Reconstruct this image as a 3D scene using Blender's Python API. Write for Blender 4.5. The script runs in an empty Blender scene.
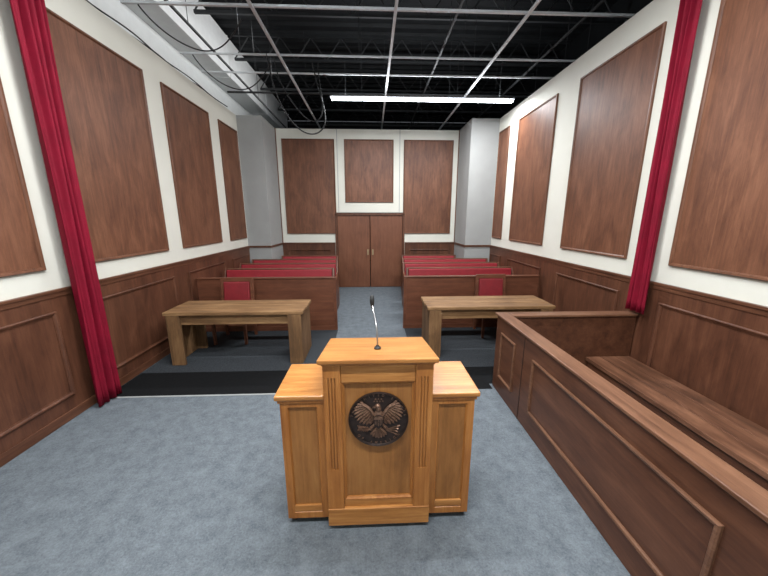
import bpy, bmesh, math, random
from mathutils import Vector, Matrix
random.seed(4)
S = bpy.context.scene
COL = S.collection
try:
    S.view_settings.view_transform = 'Standard'
    S.view_settings.look = 'None'
except Exception:
    pass

# ---------------------------------------------------------------- materials
def lin(c):
    return tuple(((v/255)/12.92 if v/255 <= .04045 else ((v/255+.055)/1.055)**2.4) for v in c) + (1,)

def newmat(name):
    m = bpy.data.materials.new(name); m.use_nodes = True
    nt = m.node_tree
    return m, nt, nt.nodes['Principled BSDF']

def plain(name, c, rough=.6, metal=0, noise=.08, scale=8, bump=0.0, spec=.5):
    m, nt, b = newmat(name)
    b.inputs['Roughness'].default_value = rough
    b.inputs['Metallic'].default_value = metal
    b.inputs['Specular IOR Level'].default_value = spec
    tc = nt.nodes.new('ShaderNodeTexCoord')
    n = nt.nodes.new('ShaderNodeTexNoise'); n.inputs['Scale'].default_value = scale; n.inputs['Detail'].default_value = 5
    r = nt.nodes.new('ShaderNodeValToRGB')
    L = lin(c)
    r.color_ramp.elements[0].position = .3; r.color_ramp.elements[1].position = .7
    r.color_ramp.elements[0].color = tuple(x*(1-noise) for x in L[:3])+(1,)
    r.color_ramp.elements[1].color = tuple(min(1, x*(1+noise)) for x in L[:3])+(1,)
    nt.links.new(tc.outputs['Object'], n.inputs['Vector'])
    nt.links.new(n.outputs['Fac'], r.inputs['Fac'])
    nt.links.new(r.outputs['Color'], b.inputs['Base Color'])
    if bump:
        bp = nt.nodes.new('ShaderNodeBump'); bp.inputs['Strength'].default_value = bump; bp.inputs['Distance'].default_value = .01
        n2 = nt.nodes.new('ShaderNodeTexNoise'); n2.inputs['Scale'].default_value = scale*12
        nt.links.new(tc.outputs['Object'], n2.inputs['Vector'])
        nt.links.new(n2.outputs['Fac'], bp.inputs['Height']); nt.links.new(bp.outputs['Normal'], b.inputs['Normal'])
    return m

def wood(name, dark, mid, light, axis='z', grain=28, rough=.45, blotch=.35, stretch=.05, bumpy=.15, lo=.34, hi=.68):
    m, nt, b = newmat(name)
    b.inputs['Roughness'].default_value = rough
    b.inputs['Specular IOR Level'].default_value = .35
    tc = nt.nodes.new('ShaderNodeTexCoord')
    oi = nt.nodes.new('ShaderNodeObjectInfo')
    add = nt.nodes.new('ShaderNodeVectorMath'); add.operation = 'ADD'
    mul = nt.nodes.new('ShaderNodeVectorMath'); mul.operation = 'SCALE'; mul.inputs['Scale'].default_value = 7.0
    cx = nt.nodes.new('ShaderNodeCombineXYZ')
    for k in ('X', 'Y', 'Z'): nt.links.new(oi.outputs['Random'], cx.inputs[k])
    nt.links.new(cx.outputs[0], mul.inputs[0])
    nt.links.new(tc.outputs['Object'], add.inputs[0]); nt.links.new(mul.outputs[0], add.inputs[1])
    mp = nt.nodes.new('ShaderNodeMapping')
    sc = [1, 1, 1]; sc['xyz'.index(axis)] = stretch
    mp.inputs['Scale'].default_value = sc
    nt.links.new(add.outputs[0], mp.inputs['Vector'])
    n = nt.nodes.new('ShaderNodeTexNoise'); n.inputs['Scale'].default_value = grain; n.inputs['Detail'].default_value = 8
    n.inputs['Roughness'].default_value = .75; n.inputs['Distortion'].default_value = .8
    nt.links.new(mp.outputs[0], n.inputs['Vector'])
    mp2 = nt.nodes.new('ShaderNodeMapping')
    sc2 = [1, 1, 1]; sc2['xyz'.index(axis)] = .35
    mp2.inputs['Scale'].default_value = sc2
    nt.links.new(add.outputs[0], mp2.inputs['Vector'])
    n2 = nt.nodes.new('ShaderNodeTexNoise'); n2.inputs['Scale'].default_value = 5; n2.inputs['Detail'].default_value = 7; n2.inputs['Roughness'].default_value = .65
    n2.inputs['Distortion'].default_value = .5
    nt.links.new(mp2.outputs[0], n2.inputs['Vector'])
    mx = nt.nodes.new('ShaderNodeMix'); mx.data_type = 'FLOAT'; mx.inputs[0].default_value = blotch
    nt.links.new(n.outputs['Fac'], mx.inputs[2]); nt.links.new(n2.outputs['Fac'], mx.inputs[3])
    r = nt.nodes.new('ShaderNodeValToRGB'); cr = r.color_ramp
    cr.elements[0].position = lo; cr.elements[0].color = lin(dark)
    cr.elements[1].position = hi; cr.elements[1].color = lin(light)
    e = cr.elements.new(.5); e.color = lin(mid)
    nt.links.new(mx.outputs[0], r.inputs['Fac']); nt.links.new(r.outputs['Color'], b.inputs['Base Color'])
    bp = nt.nodes.new('ShaderNodeBump'); bp.inputs['Strength'].default_value = bumpy; bp.inputs['Distance'].default_value = .004
    nt.links.new(n.outputs['Fac'], bp.inputs['Height']); nt.links.new(bp.outputs['Normal'], b.inputs['Normal'])
    return m

def emis(name, c, s):
    m, nt, b = newmat(name)
    b.inputs['Emission Color'].default_value = lin(c); b.inputs['Emission Strength'].default_value = s
    b.inputs['Base Color'].default_value = lin(c)
    return m

M_wall = plain('painted_wall', (208, 207, 196), .75, noise=.03, scale=2, bump=.05)
M_gray = plain('gray_paint', (150, 151, 149), .7, noise=.04, scale=3)
M_white = plain('white_block_wall', (222, 226, 226), .8, noise=.03)
M_duct = plain('pale_duct', (222, 225, 225), .7, noise=.04)
M_black = plain('black_deck', (20, 22, 24), .7, noise=.3, scale=3, spec=.25)
M_joist = plain('dark_steel', (30, 32, 34), .6, noise=.15)
M_strut = plain('white_strut', (200, 204, 206), .5, metal=.05, noise=.08)
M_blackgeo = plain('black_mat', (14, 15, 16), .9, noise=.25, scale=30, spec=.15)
M_darkfloor = plain('charcoal_floor', (52, 55, 58), .95, noise=.35, scale=60, bump=.3, spec=.1)  # darker tone for the floor patches under the tables
M_tape = plain('pale_tape', (150, 152, 150), .6)
M_panel = wood('stained_plywood', (72, 43, 30), (102, 65, 46), (128, 87, 64), 'z', 32, .5, .55)
M_frame = wood('moulding_wood', (70, 43, 29), (98, 62, 43), (122, 81, 58), 'z', 30, .42)
M_wains = wood('wainscot_wood', (57, 34, 24), (83, 51, 36), (106, 69, 50), 'z', 24, .42, .55)
M_wcap = wood('wainscot_cap_wood', (58, 35, 25), (86, 54, 38), (112, 74, 54), 'y', 24, .4)
M_jury = wood('jury_wood', (57, 34, 24), (84, 52, 36), (108, 71, 51), 'y', 20, .38, .55)
M_juryrail = wood('jury_rail_wood', (70, 45, 32), (102, 70, 51), (132, 96, 73), 'y', 24, .36, .4)
M_juryrailx = wood('jury_rail_wood_cross', (70, 45, 32), (102, 70, 51), (132, 96, 73), 'x', 24, .36, .4)
M_bench = wood('bench_plank_wood', (48, 31, 22), (94, 62, 45), (138, 98, 74), 'y', 18, .42, .55)
M_door = wood('door_wood', (82, 49, 34), (106, 66, 46), (124, 81, 59), 'z', 26, .45, .45)
M_pew = wood('pew_wood', (72, 42, 29), (96, 58, 41), (116, 74, 54), 'x', 22, .4, .5)
M_table = wood('rough_table_wood', (70, 48, 30), (118, 87, 56), (160, 126, 88), 'x', 16, .6, .4, bumpy=.6)
M_tleg = wood('rough_table_leg_wood', (66, 46, 29), (108, 79, 51), (146, 112, 77), 'z', 16, .6, .45, bumpy=.6)
M_oak = wood('golden_oak', (120, 71, 31), (154, 98, 47), (180, 124, 67), 'z', 30, .35, .4)
M_oakx = wood('golden_oak_cross', (126, 78, 38), (164, 110, 57), (192, 140, 83), 'x', 30, .3, .4)
M_oakp = wood('oak_panel', (110, 70, 34), (141, 94, 49), (162, 115, 65), 'z', 22, .35, .5)
M_red = plain('red_velvet_curtain', (116, 9, 34), .75, noise=.14, scale=6, spec=.2)
M_cush = plain('red_upholstery', (140, 24, 36), .6, noise=.1, scale=10)
M_chaired = plain('dark_red_upholstery', (116, 20, 28), .6, noise=.12, scale=14)
M_bronze = plain('dark_bronze', (50, 39, 35), .38, metal=.5, noise=.35, scale=30)
M_copper = plain('aged_bronze_relief', (122, 93, 76), .34, metal=.65, noise=.45, scale=70)
M_rubber = plain('black_rubber', (16, 16, 16), .6)
M_seam = plain('dark_seam', (36, 24, 18), .7)
M_chrome = plain('brushed_metal', (150, 150, 150), .3, metal=.9, noise=.03)
M_brass = plain('brass', (160, 142, 110), .4, metal=.3, noise=.05)
M_tube = emis('lit_tube', (240, 246, 255), 30)
M_cable = plain('black_cable', (14, 14, 15), .5)

def carpet():
    m, nt, b = newmat('blue_gray_carpet')
    b.inputs['Roughness'].default_value = .95
    b.inputs['Specular IOR Level'].default_value = .15
    tc = nt.nodes.new('ShaderNodeTexCoord')
    n = nt.nodes.new('ShaderNodeTexNoise'); n.inputs['Scale'].default_value = 70; n.inputs['Detail'].default_value = 6; n.inputs['Roughness'].default_value = .85
    n2 = nt.nodes.new('ShaderNodeTexNoise'); n2.inputs['Scale'].default_value = 9; n2.inputs['Detail'].default_value = 9; n2.inputs['Roughness'].default_value = .8
    for k in (n, n2): nt.links.new(tc.outputs['Object'], k.inputs['Vector'])
    mx = nt.nodes.new('ShaderNodeMix'); mx.data_type = 'FLOAT'; mx.inputs[0].default_value = .5
    nt.links.new(n.outputs['Fac'], mx.inputs[2]); nt.links.new(n2.outputs['Fac'], mx.inputs[3])
    r = nt.nodes.new('ShaderNodeValToRGB'); cr = r.color_ramp
    cr.elements[0].position = .38; cr.elements[0].color = lin((72, 78, 83))
    cr.elements[1].position = .62; cr.elements[1].color = lin((112, 118, 123))
    nt.links.new(mx.outputs[0], r.inputs['Fac'])
    nt.links.new(r.outputs['Color'], b.inputs['Base Color'])
    bp = nt.nodes.new('ShaderNodeBump'); bp.inputs['Strength'].default_value = .5; bp.inputs['Distance'].default_value = .008
    nt.links.new(n.outputs['Fac'], bp.inputs['Height']); nt.links.new(bp.outputs['Normal'], b.inputs['Normal'])
    return m
M_carpet = carpet()

# ---------------------------------------------------------------- builders
class B:
    def __init__(s): s.bm = bmesh.new()
    def hexa(s, pts):
        v = [s.bm.verts.new(p) for p in pts]
        for f in ((0,3,2,1),(4,5,6,7),(0,1,5,4),(1,2,6,5),(2,3,7,6),(3,0,4,7)):
            s.bm.faces.new([v[i] for i in f])
        return s
    def box(s, x0,x1,y0,y1,z0,z1):
        return s.hexa([(x0,y0,z0),(x1,y0,z0),(x1,y1,z0),(x0,y1,z0),(x0,y0,z1),(x1,y0,z1),(x1,y1,z1),(x0,y1,z1)])
    def prism(s, poly, axis, a0, a1):
        def P(p, a):
            if axis == 'x': return (a, p[0], p[1])
            if axis == 'y': return (p[0], a, p[1])
            return (p[0], p[1], a)
        A = [s.bm.verts.new(P(p, a0)) for p in poly]; C = [s.bm.verts.new(P(p, a1)) for p in poly]
        n = len(poly)
        s.bm.faces.new(A[::-1]); s.bm.faces.new(C)
        for i in range(n): s.bm.faces.new((A[i], A[(i+1)%n], C[(i+1)%n], C[i]))
        return s
    def frame(s, o, u, v, n, w, h, prof):
        o, u, v, n = map(Vector, (o, u, v, n))
        rings = []
        for (i, d) in prof:
            rings.append([s.bm.verts.new(o+u*a+v*b+n*d) for a, b in ((i,i),(w-i,i),(w-i,h-i),(i,h-i))])
        for k in range(len(rings)-1):
            for c in range(4):
                s.bm.faces.new((rings[k][c], rings[k][(c+1)%4], rings[k+1][(c+1)%4], rings[k+1][c]))
        for c in range(4):
            s.bm.faces.new((rings[-1][c], rings[-1][(c+1)%4], rings[0][(c+1)%4], rings[0][c]))
        return s
    def rod(s, p0, p1, r, r2=None, seg=10):
        p0, p1 = Vector(p0), Vector(p1); r2 = r if r2 is None else r2
        d = (p1-p0).normalized(); a = d.orthogonal().normalized(); b = d.cross(a)
        A = []; C = []
        for i in range(seg):
            t = 2*math.pi*i/seg; w = a*math.cos(t)+b*math.sin(t)
            A.append(s.bm.verts.new(p0+w*r)); C.append(s.bm.verts.new(p1+w*r2))
        s.bm.faces.new(A[::-1]); s.bm.faces.new(C)
        for i in range(seg): s.bm.faces.new((A[i], A[(i+1)%seg], C[(i+1)%seg], C[i]))
        return s
    def lathe(s, c, axis, prof, seg=48):
        c = Vector(c); ax = Vector(axis).normalized(); a = ax.orthogonal().normalized(); b = ax.cross(a)
        rings = []
        for r, h in prof:
            rings.append([s.bm.verts.new(c+ax*h+(a*math.cos(2*math.pi*i/seg)+b*math.sin(2*math.pi*i/seg))*max(r, 1e-4)) for i in range(seg)])
        for k in range(len(rings)-1):
            for i in range(seg):
                s.bm.faces.new((rings[k][i], rings[k][(i+1)%seg], rings[k+1][(i+1)%seg], rings[k+1][i]))
        s.bm.faces.new(rings[0][::-1]); s.bm.faces.new(rings[-1])
        return s
    def dome(s, cx, cz, rx, rz, y0, d, seg=20, rings=5):
        prev = None
        for k in range(rings+1):
            t = k/rings*math.pi/2
            cur = None
            if k < rings:
                cur = [s.bm.verts.new((cx+rx*math.cos(t)*math.cos(2*math.pi*i/seg), -y0-d*math.sin(t), cz+rz*math.cos(t)*math.sin(2*math.pi*i/seg))) for i in range(seg)]
            if prev is None: s.bm.faces.new(cur)
            elif cur:
                for i in range(seg): s.bm.faces.new((prev[i], prev[(i+1)%seg], cur[(i+1)%seg], cur[i]))
            else:
                tip = s.bm.verts.new((cx, -y0-d, cz))
                for i in range(seg): s.bm.faces.new((prev[i], prev[(i+1)%seg], tip))
            prev = cur
        return s
    def done(s, name, mat, parent=None, loc=(0,0,0), bevel=0, smooth=False, label=None, rot=None):
        bmesh.ops.recalc_face_normals(s.bm, faces=s.bm.faces[:])
        me = bpy.data.meshes.new(name); s.bm.to_mesh(me); s.bm.free()
        if smooth:
            for p in me.polygons: p.use_smooth = True
        ob = bpy.data.objects.new(name, me); COL.objects.link(ob); me.materials.append(mat)
        ob.location = loc
        if rot: ob.rotation_euler = rot
        if parent: ob.parent = parent
        if bevel:
            md = ob.modifiers.new('bevel', 'BEVEL'); md.width = bevel; md.segments = 2; md.limit_method = 'ANGLE'; md.angle_limit = math.radians(40)
        if label: ob['label'] = label
        return ob

def root(name, loc, label, cat, group=None, rotz=0):
    e = bpy.data.objects.new(name, None); COL.objects.link(e); e.location = loc; e.empty_display_size = .1
    e.rotation_euler = (0, 0, rotz)
    e['label'] = label; e['category'] = cat
    if group: e['group'] = group
    return e
def struct(ob, label=None):
    ob['kind'] = 'structure'
    if label: ob['label'] = label
    return ob
def copy_thing(r, loc, label=None):
    n = r.copy(); COL.objects.link(n); n.location = loc
    if label: n['label'] = label
    def rec(src, dst):
        for c in src.children:
            k = c.copy(); COL.objects.link(k); k.parent = dst; rec(c, k)
    rec(r, n)
    return n
def curve(name, pts, r, mat, parent=None, loc=(0,0,0)):
    cu = bpy.data.curves.new(name+'_c', 'CURVE'); cu.dimensions = '3D'; cu.bevel_depth = r; cu.bevel_resolution = 3; cu.resolution_u = 10
    sp = cu.splines.new('NURBS'); sp.points.add(len(pts)-1); sp.use_endpoint_u = True; sp.order_u = 4
    for i, p in enumerate(pts): sp.points[i].co = (*p, 1)
    to = bpy.data.objects.new('t', cu); COL.objects.link(to)
    dg = bpy.context.evaluated_depsgraph_get()
    me = bpy.data.meshes.new_from_object(to.evaluated_get(dg))
    bpy.data.objects.remove(to); bpy.data.curves.remove(cu)
    me.name = name; me.materials.clear(); me.materials.append(mat)
    for p in me.polygons: p.use_smooth = True
    ob = bpy.data.objects.new(name, me); COL.objects.link(ob); ob.location = loc
    if parent: ob.parent = parent
    return ob

# ---------------------------------------------------------------- dimensions
XL, XR, YB, HW = -3.09, 3.10, 9.08, 4.32
CI_L, CI_R, CY = -2.52, 2.42, 8.02
PROF = [(0,0),(0,.016),(.008,.022),(.020,.019),(.028,.010),(.040,.007),(.040,0)]

# ---------------------------------------------------------------- shell
fl = B().box(-3.9, 4.9, -2.6, 15, -.1, 0).done('floor', M_carpet); struct(fl, 'mottled blue-gray carpet floor')
struct(B().box(XL-.1, XL, -2.5, YB+.1, 0, HW).done('wall_left', M_wall), 'off-white painted set wall')
struct(B().box(XR, XR+.1, -2.5, YB+.1, 0, HW).done('wall_right', M_wall), 'off-white painted set wall')
bk = B(); bk.box(XL, -1.0, YB, YB+.1, 0, HW); bk.box(.94, XR, YB, YB+.1, 0, HW); bk.box(-1.0, .94, YB, YB+.1, 2.16, HW)
struct(bk.done('wall_back', M_wall), 'off-white painted wall with a double door')
struct(B().box(-3.9, 4.9, -2.6, -2.5, 0, 6.1).done('wall_rear', M_white))
struct(B().box(-3.85, -3.75, -2.5, 15, 0, 6.1).done('wall_outer_left', M_white), 'white building wall above the set wall')
struct(B().box(4.8, 4.9, -2.5, 15, 0, 6.1).done('wall_outer_right', M_black))
struct(B().box(-3.75, 4.8, 14.9, 15, 0, 6.1).done('wall_outer_back', M_black))
struct(B().box(XL, CI_L, CY, YB, 0, HW).done('wall_column_left', M_gray), 'gray boxed-out column')
struct(B().box(CI_R, XR, CY, YB, 0, HW).done('wall_column_right', M_gray), 'gray boxed-out column')
dk = bmesh.new(); prev = None
y = -2.6
while y < 15:
    for dy, dz in ((0, 0), (.13, 0), (.17, .06), (.28, .06), (.32, 0)):
        if y+dy > 15: break
        a = dk.verts.new((-3.9, y+dy, 6.1+dz)); b = dk.verts.new((4.9, y+dy, 6.1+dz))
        if prev: dk.faces.new((prev[0], prev[1], b, a))
        prev = (a, b)
    y += .32
bd = B(); bd.bm = dk
dkob = bd.done('ceiling', M_black); struct(dkob, 'black corrugated metal roof deck')
md = dkob.modifiers.new('s', 'SOLIDIFY'); md.thickness = .02; md.offset = 1

# wainscot ------------------------------------------------------------
def wains_side(name, x, sgn, y0, y1, frames, num):
    b = B()
    b.box(*sorted((x, x+sgn*.02)), y0, y1, .0, 1.29)
    for fa, fb in frames:
        b.frame((x+sgn*.02, fa, .24), (0,1,0), (0,0,1), (sgn,0,0), fb-fa, .88, PROF)
    struct(b.done(name, M_wains), 'dark stained wood wainscot with framed panels')
    c = B()
    c.box(*sorted((x, x+sgn*.038)), y0, y1, 1.297, 1.325); c.box(*sorted((x+sgn*.02, x+sgn*.028)), y0, y1, 1.25, 1.297)
    struct(c.done('trim_%d' % num, M_wcap, bevel=.005), 'wood chair rail')
PL = [(1.65,3.03),(3.50,4.87),(5.28,6.62),(7.05,7.92)]
PR = [(1.75,3.08),(3.66,4.98),(5.58,6.92),(7.40,7.93)]
wains_side('trim_9', XL, 1, -2.5, CY, [(.1,1.5),(1.65,3.03),(3.50,4.9),(5.28,6.62),(7.0,7.9)], 1)
wains_side('trim_10', XR, -1, -2.5, CY, [(.1,1.5),(1.75,3.1),(3.66,5.0),(5.5,6.92),(7.3,7.93)], 2)
struct(B().box(XL+.02, XL+.032, -2.5, CY, 0, .10).done('baseboard_left', M_wcap, bevel=.004))
struct(B().box(XR-.032, XR-.02, -2.5, CY, 0, .10).done('baseboard_right', M_wcap, bevel=.004))
k = 3
for (xa, xb) in ((CI_L, -1.03), (.97, CI_R)):
    b = B(); b.box(xa, xb, YB-.02, YB, 0, 1.29)
    b.frame((xa+.14, YB-.02, .24), (1,0,0), (0,0,1), (0,-1,0), xb-xa-.28, .88, PROF)
    struct(b.done('trim_%d' % k, M_wains), 'dark wood wainscot'); k += 1
    struct(B().box(xa, xb, YB-.04, YB, 1.29, 1.325).done('trim_%d' % k, M_wcap)); k += 1
for (xa, xb, xs) in ((XL, CI_L, CI_L), (CI_R, XR, CI_R)):
    b = B(); b.box(xa, xb, CY-.02, CY, 1.28, 1.325)
    if xs == CI_L: b.box(xs, xs+.02, CY-.02, YB-.05, 1.28, 1.325)
    else: b.box(xs-.02, xs, CY-.02, YB-.05, 1.28, 1.325)
    b.box(xa, xb, CY-.015, CY, 0, .1)
    struct(b.done('trim_%d' % (k+10), M_wcap)); k += 1
for x in (CI_L, CI_R):
    struct(B().box(x-.02 if x > 0 else x, x if x > 0 else x+.02, YB-.03, YB, 1.325, HW).done('trim_%d' % (k+20), M_frame)); k += 1
for x in (-.90, .80):
    struct(B().box(x-.008, x+.008, YB-.008, YB, 2.17, HW).done('trim_%d' % (k+20), M_gray)); k += 1

# raised wood wall panels ------------------------------------------------
def wall_panel(loc, u, n, w, h, label):
    r = root('wall_panel', loc, label, 'wall panel', 'stained wood wall panels')
    u, n = Vector(u), Vector(n)
    b = B(); t = .012
    o = Vector((0,0,0))
    pts = [o, o+u*w, o+u*w+Vector((0,0,h)), o+Vector((0,0,h))]
    b.hexa([p for p in pts]+[p+n*t for p in pts])
    b.done('board', M_panel, r)
    b = B(); b.frame((0,0,0), u, (0,0,1), n, w, h, [(-.010,0),(-.010,.022),(-.003,.030),(.012,.027),(.024,.016),(.024,0)])
    b.done('frame', M_frame, r)
LBL = 'tall brown stained plywood panel with moulded edge on white wall'
for a, c in PL: wall_panel((XL+.001, a, 1.53), (0,1,0), (1,0,0), c-a, 2.42, LBL)
for a, c in PR: wall_panel((XR-.001, a, 1.53), (0,1,0), (-1,0,0), c-a, 2.46, LBL)
wall_panel((-2.36, YB-.001, 1.58), (1,0,0), (0,-1,0), 1.38, 2.48, 'tall brown stained panel beside the double door')
wall_panel((.92, YB-.001, 1.58), (1,0,0), (0,-1,0), 1.34, 2.48, 'tall brown stained panel beside the double door')
wall_panel((-.70, YB-.001, 2.44), (1,0,0), (0,-1,0), 1.32, 1.62, 'short brown stained panel above the double door')

# doors ---------------------------------------------------------------
b = B()
b.box(-1.02, -.96, YB-.03, YB+.1, 0, 2.13); b.box(.90, .96, YB-.03, YB+.1, 0, 2.13); b.box(-1.02, .96, YB-.03, YB+.1, 2.08, 2.14)
struct(b.done('trim_50', M_wcap, bevel=.006), 'thin wooden door casing')
for i, (xa, xb, hx) in enumerate(((-.955, -.040, -.12), (-.020, .895, .02))):
    b = B(); b.box(xa, xb, YB, YB+.05, .01, 2.075)
    d = b.done('door_%d' % (i+1), M_door, bevel=.004); struct(d, 'plain flat brown wood door leaf')
    h = B(); h.box(hx, hx+.045, YB-.006, YB, .96, 1.12); h.rod((hx+.022, YB-.04, .97), (hx+.022, YB-.04, 1.11), .008); h.rod((hx+.022, YB, .985), (hx+.022, YB-.04, .985), .006); h.rod((hx+.022, YB, 1.095), (hx+.022, YB-.04, 1.095), .006)
    h.done('handle', M_brass, d, label='small aged brass pull handle')

# floor mat and darker floor patches -------------------------------------------------------------
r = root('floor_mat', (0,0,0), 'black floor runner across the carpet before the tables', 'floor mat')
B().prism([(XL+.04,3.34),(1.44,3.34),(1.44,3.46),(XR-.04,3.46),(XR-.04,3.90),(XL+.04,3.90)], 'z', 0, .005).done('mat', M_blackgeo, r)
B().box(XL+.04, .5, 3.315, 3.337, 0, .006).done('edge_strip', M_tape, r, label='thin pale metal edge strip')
r = root('dark_floor_patch', (0,0,0), 'charcoal floor area under the plank table', 'carpet', 'charcoal floor areas')
B().box(XL+.04, -.62, 3.905, 5.44, 0, .003).done('patch', M_darkfloor, r)  # darker floor patch under the table, stops short of the aisle
r = root('dark_floor_patch', (0,0,0), 'charcoal floor area under table near the jury box', 'carpet', 'charcoal floor areas')
B().box(.60, XR-.04, 3.905, 5.48, 0, .003).done('patch', M_darkfloor, r)

# curtains ---------------------------------------------------------------
def curtain(loc, sgn, y0, y1, z0, z1, label, folds, off=.075, amp=.04):
    r = root('curtain', loc, label, 'curtain', 'red drapes')
    bm = bmesh.new(); N = 90; K = 30; rows = []
    for k in range(K+1):
        t = k/K; z = z0+(z1-z0)*t; row = []
        for i in range(N+1):
            s = i/N
            ph = s*folds*2*math.pi
            gather = 1-.14*math.sin(math.pi*t)
            yy = (y0+y1)/2+(s-.5)*(y1-y0)*gather + .008*math.sin(6*t+ph*.5)
            xx = sgn*(off+amp*math.sin(ph+.5*math.sin(3*t+s*5))+.35*amp*math.sin(2.3*ph+1.5))
            row.append(bm.verts.new((xx, yy, z)))
        rows.append(row)
    for k in range(K):
        for i in range(N): bm.faces.new((rows[k][i], rows[k][i+1], rows[k+1][i+1], rows[k+1][i]))
    b = B(); b.bm = bm
    o = b.done('drape', M_red, r, smooth=True)
    m = o.modifiers.new('s', 'SOLIDIFY'); m.thickness = .006
    h = B(); h.rod((sgn*off, y0-.05, z1-.01), (sgn*off, y1+.05, z1-.01), .014)
    h.box(*sorted((0, sgn*off)), y0-.04, y0-.02, z1-.02, z1); h.box(*sorted((0, sgn*off)), y1+.02, y1+.04, z1-.02, z1)
    h.done('rod', M_chrome, r, label='metal curtain rod')
curtain((XL+.055, 0, 0), 1, 3.12, 3.45, .02, 4.22, 'long crimson velvet drape hanging to the carpet', 4, .08, .04)
curtain((XR-.055, 0, 0), -1, 3.17, 3.42, .965, 4.22, 'long crimson velvet drape ending at the jury box rail', 3.5, .045, .026)

# ---------------------------------------------------------------- jury box
JX, JY0, JY1, JH = 1.47, -1.0, 3.43, .925
r = root('jury_box', (JX, JY1, 0), 'dark wood jury box with framed panels and wide cap rail', 'jury box')
b = B(); b.box(0, .08, JY0-JY1, 0, 0, JH-.024)
b.done('front_wall', M_jury, r, bevel=.004)
for (a, c) in ((2.93, 3.28), (1.0, 2.58), (-.8, .70)):
    b = B(); b.frame((-.0, a-JY1, .20), (0,1,0), (0,0,1), (-1,0,0), c-a, .54, [(0,0),(0,.012),(.008,.018),(.022,.015),(.030,.006),(.030,0)])
    b.done('panel_moulding', M_juryrail, r)
for yy in (2.76, .84):
    B().box(-.004, 0, yy-.003-JY1, yy+.003-JY1, .0, JH-.05).done('panel_joint', M_seam, r)  # thin dark strip marking the joint between boards
B().box(.08, XR-.04-JX, -.10, 0, 0, JH-.024).done('end_wall', M_jury, r, bevel=.004)
b = B(); b.box(-.022, .125, JY0-JY1, .025, JH-.024, JH)
b.done('front_rail', M_juryrail, r, bevel=.005)
b = B(); b.box(.126, XR-.045-JX, -.125, .025, JH-.024, JH)
b.done('end_rail', M_juryrailx, r, bevel=.005)
r = root('jury_bench', (2.52, 3.32, 0), 'long dark plank bench along the wall inside the jury box', 'bench')
b = B()
for i in range(3):
    b.box(.0+i*.178, .174+i*.178, -4.3, 0, .36, .405)
b.done('seat', M_bench, r, bevel=.004)
B().box(.02, .05, -4.28, -.02, 0, .36).done('front_board', M_jury, r)
B().box(.05, .52, -.05, -.02, 0, .36).done('end_board', M_jury, r)
B().box(.05, .52, -4.28, -4.25, 0, .36).done('end_board', M_jury, r)

# ---------------------------------------------------------------- counsel tables
def table(loc, label):
    r = root('counsel_table', loc, label, 'table', 'counsel tables')
    W, D, H = 1.86, .64, .765
    b = B()
    for i in range(3):
        b.box(-W/2-.006*(i % 2), W/2+.008*(i % 2), i*D/3+.003, (i+1)*D/3-.003, H-.05, H)
    b.done('tabletop', M_table, r, bevel=.008)
    b = B(); b.box(-W/2+.03, W/2-.03, .05, .085, H-.19, H-.05); b.box(-W/2+.03, W/2-.03, D-.085, D-.05, H-.19, H-.05)
    b.done('apron', M_table, r, bevel=.004)
    for sx in (-1, 1):
        for yy in (.006, D-.05):
            xa = sx*(W/2-.03); xb = sx*(W/2-.21)
            B().box(*sorted((xa, xb)), yy, yy+.042, 0, H-.05).done('leg', M_tleg, r, bevel=.005)
        B().box(*sorted((sx*(W/2-.03), sx*(W/2-.07))), .05, D-.052, .0, H-.05).done('end_slab', M_tleg, r, bevel=.004)
    return r
T1 = table((-1.87, 4.10, .004), 'rustic plank-topped wooden table with a red chair behind it')
T2 = copy_thing(T1, (1.72, 4.22, .004), 'rustic plank-topped wooden table near the jury box')

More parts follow.
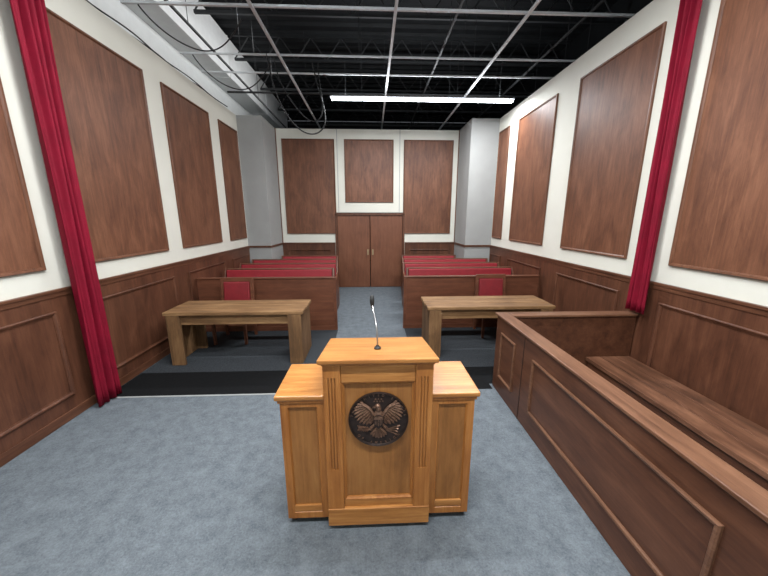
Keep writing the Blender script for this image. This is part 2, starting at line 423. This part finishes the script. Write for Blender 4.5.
# ---------------------------------------------------------------- chairs
def chair(loc, label):
    r = root('chair', loc, label, 'chair', 'red upholstered chairs')
    for sx in (-1, 1):
        B().hexa([(sx*.245-.02,-.24,0),(sx*.245+.02,-.24,0),(sx*.245+.02,-.20,0),(sx*.245-.02,-.20,0),
                  (sx*.245-.022,-.245,.42),(sx*.245+.022,-.245,.42),(sx*.245+.022,-.195,.42),(sx*.245-.022,-.195,.42)]).done('leg', M_pew, r, bevel=.003)
        B().hexa([(sx*.245-.02,.20,0),(sx*.245+.02,.20,0),(sx*.245+.02,.24,0),(sx*.245-.02,.24,0),
                  (sx*.245-.022,.165,.42),(sx*.245+.022,.165,.42),(sx*.245+.022,.21,.42),(sx*.245-.022,.21,.42)]).done('leg', M_pew, r, bevel=.003)
    b = B()
    for sx in (-1, 1):
        b.hexa([(sx*.245-.028,.165,.42),(sx*.245+.028,.165,.42),(sx*.245+.028,.21,.42),(sx*.245-.028,.21,.42),
                (sx*.245-.028,.225,1.0),(sx*.245+.028,.225,1.0),(sx*.245+.028,.26,1.0),(sx*.245-.028,.26,1.0)])
    b.hexa([(-.272,.222,.95),(.272,.222,.95),(.272,.262,.95),(-.272,.262,.95),(-.262,.225,1.02),(.262,.225,1.02),(.262,.262,1.02),(-.262,.262,1.02)])
    b.hexa([(-.23,.175,.54),(.23,.175,.54),(.23,.215,.54),(-.23,.215,.54),(-.23,.18,.59),(.23,.18,.59),(.23,.22,.59),(-.23,.22,.59)])
    b.done('back_frame', M_pew, r, bevel=.004)
    B().hexa([(-.215,.15,.59),(.215,.15,.59),(.215,.205,.59),(-.215,.205,.59),(-.215,.19,.95),(.215,.19,.95),(.215,.24,.95),(-.215,.24,.95)]).done('backrest', M_chaired, r, bevel=.018, label='red padded backrest')
    b = B(); b.box(-.265,.265,-.245,-.215,.37,.42); b.box(-.265,-.24,-.2,.17,.37,.42); b.box(.24,.265,-.2,.17,.37,.42)
    b.box(-.22,.22,.175,.2,.37,.42)
    b.done('seat_rail', M_pew, r, bevel=.003)
    B().box(-.262,.262,-.255,.15,.42,.49).done('seat', M_chaired, r, bevel=.02, label='red padded seat')
    return r
C1 = chair((-2.28, 5.05, .004), 'red upholstered wooden chair behind a plank table')
C2 = copy_thing(C1, (2.13, 5.17, .004), 'red upholstered wooden chair at table near jury box')

# ---------------------------------------------------------------- bar partitions
def bar(x0, x1, y, label):
    r = root('bar_partition', ((x0+x1)/2, y, 0), label, 'partition', 'bar partitions')
    w = (x1-x0)/2
    b = B(); b.box(-w, w, 0, .05, 0, .96)
    b.done('panel', M_pew, r)
    b = B(); b.box(-w, w, -.02, .07, .96, .983)
    b.done('cap_rail', M_pew, r, bevel=.006)
    b = B(); b.box(-w, w, -.012, 0, 0, .08)
    b.done('base_rail', M_pew, r, bevel=.003)
    xa = w-.05 if x0 < 0 else -w
    B().box(xa, xa+.05, -.018, 0, .08, .96).done('end_post', M_pew, r, bevel=.003)
bar(XL+.045, -.63, 5.46, 'low brown wood partition across the gallery beside the aisle')
bar(.58, XR-.04, 5.50, 'low brown wood partition behind table near jury box')

# ---------------------------------------------------------------- pews
def pew(x0, x1, y, label):
    r = root('pew', ((x0+x1)/2, y, 0), label, 'pew', 'courtroom pews with red cushions')
    w = (x1-x0)/2
    b = B(); b.prism([(-.03, .38), (.0, .38), (.07, .975), (.04, .975)], 'x', -w+.04, w-.04); b.done('backrest', M_pew, r, bevel=.003)
    b = B(); b.prism([(-.09, .50), (-.034, .50), (.038, .972), (-.012, .978)], 'x', -w+.05, w-.05); b.done('back_cushion', M_cush, r, bevel=.015, label='red padded back cushion')
    B().box(-w+.04, w-.04, .03, .09, .981, .999).done('top_rail', M_juryrailx, r, bevel=.006)
    B().box(-w+.04, w-.04, -.48, -.03, .38, .42).done('seat', M_pew, r, bevel=.003)
    B().box(-w+.05, w-.05, -.47, -.095, .42, .48).done('seat_cushion', M_cush, r, bevel=.02, label='red padded seat cushion')
    for sx in (-1, 1):
        b = B(); b.prism([(-.50,0),(.10,0),(.10,.99),(.02,1.005),(-.06,.80),(-.44,.68),(-.50,.62)], 'x', *sorted((sx*w, sx*(w-.038))))
        b.done('end_panel', M_pew, r, bevel=.006)
    return r
PLB = 'wooden pew with red padded cushions facing the lectern'
p = pew(-2.98, -.76, 6.36, PLB)
copy_thing(p, (p.location.x, 7.10, 0))
p2 = pew(-2.98, -.84, 7.84, PLB)
pew(-2.46, -.92, 8.62, 'short red-cushioned wooden pew beside the gray column')
q = pew(.72, 2.98, 6.36, PLB)
copy_thing(q, (q.location.x, 7.10, 0))
pew(.78, 2.98, 7.84, PLB)
pew(.84, 2.36, 8.62, 'short red-cushioned wooden pew beside the gray column')

# ---------------------------------------------------------------- lectern
LX, LY = .035, 1.70
R = root('lectern', (LX, LY, 0), 'golden oak lectern with side wings and round eagle seal', 'lectern')
b = B()
b.prism([(0,.045),(.46,.045),(.46,1.095),(0,1.18)], 'x', -.315, .315)
b.done('body', M_oakp, R, bevel=.003)
b = B(); b.box(-.328,.328,-.036,.0,.035,.165)
b.done('plinth', M_oakx, R, bevel=.004)
for sx in (-1, 1):
    b = B(); xo, xi = .325, .222
    b.box(*sorted((sx*xo, sx*xi)), -.022, 0, .165, 1.17)
    b.box(*sorted((sx*xo, sx*xi)), -.031, -.022, .165, .46)
    b.box(*sorted((sx*xo, sx*xi)), -.031, -.022, 1.09, 1.17)
    edges = [xi, xi+.030, xi+.038, xi+.048, xi+.056, xi+.066, xi+.074, xo]
    for i in range(0, 8, 2):
        b.box(*sorted((sx*edges[i], sx*edges[i+1])), -.031, -.022, .46, 1.09)
    b.done('pilaster', M_oak, R, bevel=.0012, label='fluted oak pilaster')
b = B(); b.box(-.222,.222,-.022,0,1.055,1.165); b.done('top_band', M_oakx, R, bevel=.004)
b = B(); b.box(-.222,.222,-.016,0,.165,.215); b.done('bottom_rail', M_oakx, R, bevel=.003)
b = B(); b.frame((-.222,-.0,.215),(1,0,0),(0,0,1),(0,-1,0),.444,.84,[(0,0),(0,.017),(.008,.017),(.016,.008),(.020,.006),(.020,0)])
b.done('panel_moulding', M_oak, R)
def slope(y): return 1.215-(y+.055)*.175
b = B()
b.prism([(-.055, slope(-.055)-.030), (.55, slope(.55)-.030), (.55, slope(.55)), (-.055, slope(-.055))], 'x', -.352, .352)
b.done('desk_top', M_oakx, R, bevel=.007)
b = B()
b.prism([(-.036, slope(-.04)-.044), (.47, slope(.47)-.044), (.47, slope(.47)-.031), (-.036, slope(-.04)-.031)], 'x', -.332, .332)
b.done('top_moulding', M_oak, R, bevel=.004)
for sx in (-1, 1):
    b = B(); b.box(*sorted((sx*.318, sx*.60)), .03, .42, .05, .925); b.done('wing', M_oakp, R, bevel=.003)
    b = B(); b.box(*sorted((sx*.326, sx*.628)), .0, .44, .927, .957); b.done('wing_top', M_oakx, R, bevel=.007)
    b = B()
    x0 = .330 if sx > 0 else -.60
    b.frame((x0, .03, .05), (1,0,0), (0,0,1), (0,-1,0), .27, .87, [(0,0),(0,.014),(.045,.014),(.050,.005),(.054,.0)])
    b.done('wing_frame', M_oak, R, bevel=.0015)
    b = B(); b.box(*sorted((sx*.376, sx*.554)), .017, .03, .104, .15); b.done('wing_bottom_rail', M_oakx, R, bevel=.002)
    b = B(); b.box(*sorted((sx*.326, sx*.612)), .008, .425, .905, .926); b.done('wing_cornice', M_oak, R, bevel=.005)
    for xx, yy in ((.57, .06), (.57, .37), (.29, .05)):
        b = B(); b.rod((sx*xx-.014, yy, .025), (sx*xx+.014, yy, .025), .025, seg=16); b.box(sx*xx-.018, sx*xx+.018, yy-.014, yy+.014, .035, .051)
        b.done('caster', M_rubber, R)
b = B(); b.box(-.24,.24,0.10,.40,.0,.045); b.done('base_skid', M_rubber, R)

# seal
SZ, SR = .80, .184
E = SR*1.10
seal = B().lathe((0,0,0), (0,-1,0), [(SR*.97,0),(SR,.006),(SR,.016),(SR*.985,.024),(SR*.965,.022),(SR*.955,.014),(SR*.94,.011),(.0,.011)], 64).done('seal', M_bronze, R, (0, -.001, SZ), label='round dark bronze seal with raised eagle')
def shape(b, pts, y0, y1):
    b.prism([(x*E, z*E-.008) for x, z in pts], 'y', -y0, -y1)
def feather(b, p, q, w, y0, y1):
    p, q = Vector(p), Vector(q); d = q-p; n = Vector((-d.y, d.x)).normalized()*w
    out = [p+n*.6, p+d*.6+n, p+d*.88+n*.8, q, p+d*.88-n*.8, p+d*.6-n, p-n*.6]
    mid = [p, p+d*.6, p+d*.88]
    def V(t, y): return b.bm.verts.new((t.x*E, -y, t.y*E-.008))
    lo = [V(t, y0) for t in out]; hi = [V(t, y0+(y1-y0)*.45) for t in out]
    rg = [V(t, y1) for t in mid]
    b.bm.faces.new(lo)
    for i in range(7): b.bm.faces.new((lo[i], lo[(i+1) % 7], hi[(i+1) % 7], hi[i]))
    for f in ((hi[0],hi[1],rg[1],rg[0]),(hi[1],hi[2],rg[2],rg[1]),(hi[2],hi[3],rg[2]),(hi[3],hi[4],rg[2]),(hi[4],hi[5],rg[1],rg[2]),(hi[5],hi[6],rg[0],rg[1]),(hi[6],hi[0],rg[0])):
        b.bm.faces.new(f)
for sx in (-1, 1):
    e = B()
    arm = [(.10,.16),(.20,.36),(.32,.50),(.45,.56)]
    tips = [(.56,.66),(.65,.57),(.71,.46),(.74,.34),(.745,.22),(.72,.10),(.66,.0),(.58,-.07),(.48,-.12),(.37,-.14),(.26,-.13)]
    for i, tp in enumerate(tips):
        t = 1-i/(len(tips)-1)
        f = t*(len(arm)-1); j = min(int(f), len(arm)-2); g = f-j
        bx = arm[j][0]*(1-g)+arm[j+1][0]*g; bz = arm[j][1]*(1-g)+arm[j+1][1]*g
        feather(e, (sx*bx, bz), (sx*tp[0], tp[1]), .046, .010, .019)
        mx_, mz_ = bx+(tp[0]-bx)*.55, bz+(tp[1]-bz)*.55
        feather(e, (sx*bx, bz+.02), (sx*mx_, mz_+.01), .040, .014, .025)
    for (a_, c_) in zip(arm[:-1], arm[1:]):
        feather(e, (sx*a_[0], a_[1]), (sx*(c_[0]+.05), c_[1]+.02), .06, .018, .031)
    e.done('eagle_wing', M_copper, seal, label='bronze feathered wing relief')
e = B()
e.dome(0, .03*E, .18*E, .30*E, .010, .016)
e.dome(.0, .36*E, .09*E, .12*E, .010, .018); e.dome(-.02*E, .46*E, .085*E, .075*E, .012, .018)
shape(e, [(-.08,.52),(-.15,.50),(-.20,.44),(-.15,.46),(-.08,.45)], .014, .024)
for i in range(7):
    a = math.radians(-90+(i-3)*15); feather(e, (.0, -.20), (.36*math.cos(a), -.20+.42*math.sin(a)), .046, .010, .020)
for sx in (-1, 1):
    feather(e, (sx*.11,-.12), (sx*.27,-.32), .06, .010, .022)
e.done('eagle_body', M_copper, seal, label='bronze eagle body relief')
s_ = B()
shape(s_, [(-.15,.19),(0,.23),(.15,.19),(.15,-.02),(.10,-.15),(0,-.22),(-.10,-.15),(-.15,-.02)], .022, .031)
s_.done('shield', M_bronze, seal)
s_ = B()
for i in range(5):
    x = -.10+i*.05
    shape(s_, [(x-.011,-.12+abs(x)*.5),(x+.011,-.12+abs(x)*.5),(x+.011,.08),(x-.011,.08)], .030, .034)
shape(s_, [(-.13,.10),(.13,.10),(.13,.175),(0,.21),(-.13,.175)], .030, .034)
s_.done('shield_stripes', M_copper, seal)
def seg2(b, a, c, w):
    a, c = Vector((a[0], a[1])), Vector((c[0], c[1])); d = (c-a).normalized(); n = Vector((-d.y, d.x))*w
    shape(b, [tuple(a+n), tuple(a-n), tuple(c-n), tuple(c+n)], .010, .016)
s_ = B()
seg2(s_, (-.20,-.32), (-.62,-.24), .012)
for i in range(6):
    x = -.30-.055*i; z = -.30+.0105*i
    feather(s_, (x, z), (x-.06, z+.10), .022, .010, .019); feather(s_, (x, z), (x-.06, z-.08), .022, .010, .019)
s_.done('olive_branch', M_copper, seal)
s_ = B()
for i in range(4):
    c_ = (.58-.03*i, -.20-.085*i)
    seg2(s_, (.20, -.32), c_, .010); feather(s_, c_, (c_[0]+.07, c_[1]+.012-.022*i), .026, .010, .019)
s_.done('arrows', M_copper, seal)
s_ = B()
for j, row in enumerate((3, 4)):
    for i in range(row):
        cx_, cz_ = (i-(row-1)/2)*.085, .72-j*.07
        pts = []
        for t in range(10):
            rr = .030 if t % 2 == 0 else .013
            a = math.pi/2+t*math.pi/5; pts.append((cx_+rr*math.cos(a), cz_+rr*math.sin(a)))
        shape(s_, pts, .010, .016)
s_.done('stars', M_copper, seal)
def ring_text(txt, rad, size, a0, a1, flip=False):
    out = bmesh.new(); n = len(txt)
    for i, ch in enumerate(txt):
        if ch == ' ': continue
        cu = bpy.data.curves.new('t', 'FONT'); cu.body = ch; cu.size = size; cu.align_x = 'CENTER'; cu.align_y = 'CENTER'; cu.extrude = .002; cu.offset = .0003
        to = bpy.data.objects.new('t', cu); COL.objects.link(to)
        dg = bpy.context.evaluated_depsgraph_get(); me = bpy.data.meshes.new_from_object(to.evaluated_get(dg))
        a = a0+(a1-a0)*i/(n-1)
        rot = (a-math.pi/2) if not flip else (a+math.pi/2)
        Mx = Matrix.Translation((rad*math.cos(a), -.014, rad*math.sin(a))) @ Matrix.Rotation(-rot, 4, 'Y') @ Matrix.Rotation(math.pi/2, 4, 'X')
        me.transform(Mx); out.from_mesh(me); bpy.data.meshes.remove(me)
        bpy.data.objects.remove(to); bpy.data.curves.remove(cu)
    bb = B(); bb.bm = out
    return bb
ring_text('THE UNITED STATES', SR*.89, .020, math.radians(170), math.radians(10)).done('lettering', M_copper, seal)
ring_text('OF AMERICA', SR*.885, .022, math.radians(222), math.radians(318), True).done('lettering', M_copper, seal)

# microphone (mounted on the lectern top)
mz = slope(.19)
Rm = B().lathe((0,0,0.0), (0,0,1), [(.022,-.003),(.022,.012),(.012,.02),(.008,.028)], 20).done('microphone', M_rubber, R, (0, .19, mz), label='black gooseneck microphone')
curve('gooseneck', [(0,0,.02),(0,.0,.09),(-.006,.03,.16),(-.022,.10,.215),(-.032,.16,.25)], .0055, M_chrome, Rm)
B().lathe((-.032,.16,.25), (-.02,.22,1), [(.008,-.02),(.011,0),(.014,.01),(.016,.035),(.013,.06),(.005,.07)], 20).done('microphone_head', M_rubber, Rm, smooth=True)

# ---------------------------------------------------------------- ceiling steel
def joist(y):
    r = root('roof_joist', (0.5, y, 5.55), 'dark open-web steel roof joist under the deck', 'roof joist', 'roof joists')
    b = B(); b.box(-3.6,4.25,-.03,.03,.49,.55); b.box(-3.6,4.25,-.025,.025,0,.05)
    b.done('chords', M_joist, r)
    w = B(); x = -3.6; up = False
    while x < 3.9:
        w.rod((x,0,.03 if not up else .5), (x+.35,0,.5 if not up else .03), .014, seg=6); x += .35; up = not up
    w.done('web', M_joist, r)
    return r
j0 = joist(3.2)
for yy in (4.9, 6.6, 8.3, 10.0, 11.7, 13.4): copy_thing(j0, (.5, yy, 5.55))
def strut(a, c, label, nm='ceiling_strut', mat=M_strut, w=.022, rods=True):
    a, c = Vector(a), Vector(c); r = root(nm, a, label, 'ceiling strut', 'suspended ceiling grid')
    d = c-a
    b = B()
    if abs(d.x) > abs(d.y): b.box(0, d.x, -w, w, -.03, 0)
    else: b.box(-w, w, 0, d.y, -.03, 0)
    b.done('channel', mat, r, bevel=.003)
    if rods:
        n = 4
        for i in range(n):
            t = (i+.5)/n; p = d*t
            B().rod((p.x, p.y, -.01), (p.x, p.y, 6.1-a.z), .005, seg=6).done('hanger_rod', M_joist, r)
for x in (-1.48, .34, 2.08):
    strut((x, 1.0, 4.62), (x, 12.5, 4.62), 'white steel channel running the length of the room', w=.019)
for y in (4.72, 5.95, 6.62):
    strut((-3.1, y, 4.655), (4.7, y, 4.655), 'white steel cross channel hung below the black deck', w=.017 if y < 5 else .009)
for y in (3.2, 7.7, 10.5):
    strut((-3.1, y, 4.70), (4.7, y, 4.70), 'dark steel cross channel below the deck', mat=M_joist)
for x in (-2.6, 1.2, 3.0):
    strut((x, 1.0, 4.74), (x, 12.5, 4.74), 'dark steel channel below the roof deck', mat=M_joist, w=.016)

def strip(loc, L, label, energy, up=0):
    r = root('strip_light', loc, label, 'light fixture', 'strip lights')
    B().box(-L/2, L/2, -.045, .045, .035, .06).done('housing', M_strut, r, bevel=.004)
    t = B(); t.rod((-L/2+.03, -.025, .012), (L/2-.03, -.025, .012), .021); t.rod((-L/2+.03, .025, .012), (L/2-.03, .025, .012), .021)
    t.done('tube', M_tube, r, smooth=True)
    for x in (-L/2+.3, L/2-.3): B().rod((x, 0, .05), (x, 0, 4.66-loc[2]+.3), .005, seg=6).done('hanger', M_joist, r)
    la = bpy.data.lights.new('lamp', 'AREA'); la.shape = 'RECTANGLE'; la.size = L; la.size_y = .09; la.energy = energy; la.color = (.96, .98, 1.0)
    lo = bpy.data.objects.new('strip_light_lamp', la); COL.objects.link(lo); lo.location = (loc[0], loc[1], loc[2]-.02)
    if up:
        la = bpy.data.lights.new('lamp', 'AREA'); la.shape = 'RECTANGLE'; la.size = L; la.size_y = .09; la.energy = up; la.color = (.93, .97, 1.0)
        lo = bpy.data.objects.new('strip_light_lamp', la); COL.objects.link(lo); lo.location = (loc[0], loc[1], loc[2]+.08); lo.rotation_euler = (math.pi, 0, 0)
    return r
strip((1.06, 6.85, 4.29), 3.68, 'glowing white fluorescent strip hung from ceiling grid', 190, 50)
strip((0, 2.6, 4.45), 3.7, 'fluorescent strip hung from ceiling grid', 235)
strip((0, .3, 4.45), 3.7, 'fluorescent strip hung from ceiling grid', 235)

la = bpy.data.lights.new('lamp', 'AREA'); la.shape = 'RECTANGLE'; la.size = .3; la.size_y = 8; la.energy = 50  # added fill with no fixture, brightens the upper left building wall
lo = bpy.data.objects.new('wall_fill_lamp', la); COL.objects.link(lo); lo.location = (-2.0, 6, 5.2); lo.rotation_euler = (0, math.radians(85), 0)

# duct and cables at the upper side wall
r = root('duct', (-3.74, 0, 5.20), 'broad pale rectangular air duct along the upper white wall', 'duct')
B().box(0, .50, -1, 13.5, 0, .85).done('casing', M_duct, r, bevel=.01)
for i in range(5):
    B().box(0, .51, .5+i*2.6, .53+i*2.6, -.01, .86).done('joint_band', M_duct, r, bevel=.003)
r = root('cable_bundle', (-3.14, 0, HW), 'loose black cables lying along the set wall top', 'cable')
for k_ in range(3):
    pts = []
    for i in range(18):
        yy = 2.5+i*.3
        pts.append((.03*math.sin(i*1.3+k_*2)+.02*(k_-1), yy, .013+.012*k_+.015*abs(math.sin(i*.9+k_*2))))
    curve('cable', pts, .010, M_cable, r)
for yy, sg in ((4.72, -.30), (5.95, -.35)):
    r = root('hanging_cable', (-2.9, yy, 4.62), 'thin black cable sagging from the ceiling grid', 'cable', 'sagging ceiling cables')
    curve('cable', [(0,0,0),(.1,.1,sg*.6),(.42,.5,sg*1.2),(.84,.5,sg*.9),(1.2,.2,-.02)], .009, M_cable, r)
r = root('hanging_cable', (-1.2, 6.2, 4.66), 'black cable loop hanging from the ceiling grid', 'cable')
curve('cable', [(-.5,-.25,0),(-.45,-.25,-.5),(-.25,-.1,-1.0),(.1,0,-1.22),(.38,0,-1.1),(.42,0,-.8),(.25,0,-.3),(.2,0,0)], .011, M_cable, r)
curve('cable', [(-.4,-.2,0),(-.38,-.2,-.35),(-.1,-.1,-.8),(.15,0,-1.0),(.35,0,-.9),(.36,0,-.6),(.3,0,-.2),(.3,0,0)], .009, M_cable, r)

# ---------------------------------------------------------------- world + camera
w = bpy.data.worlds.new('w'); S.world = w; w.use_nodes = True
w.node_tree.nodes['Background'].inputs[0].default_value = (.85, .9, 1, 1)
w.node_tree.nodes['Background'].inputs[1].default_value = .1
cam = bpy.data.cameras.new('camera'); co = bpy.data.objects.new('camera', cam); COL.objects.link(co)
cam.sensor_width = 36; cam.lens = 312/768*36; cam.clip_start = .05
co.location = (0, 0, 2.0)
co.rotation_euler = (math.radians(90-12.6), 0, math.radians(-2.33))
S.camera = co
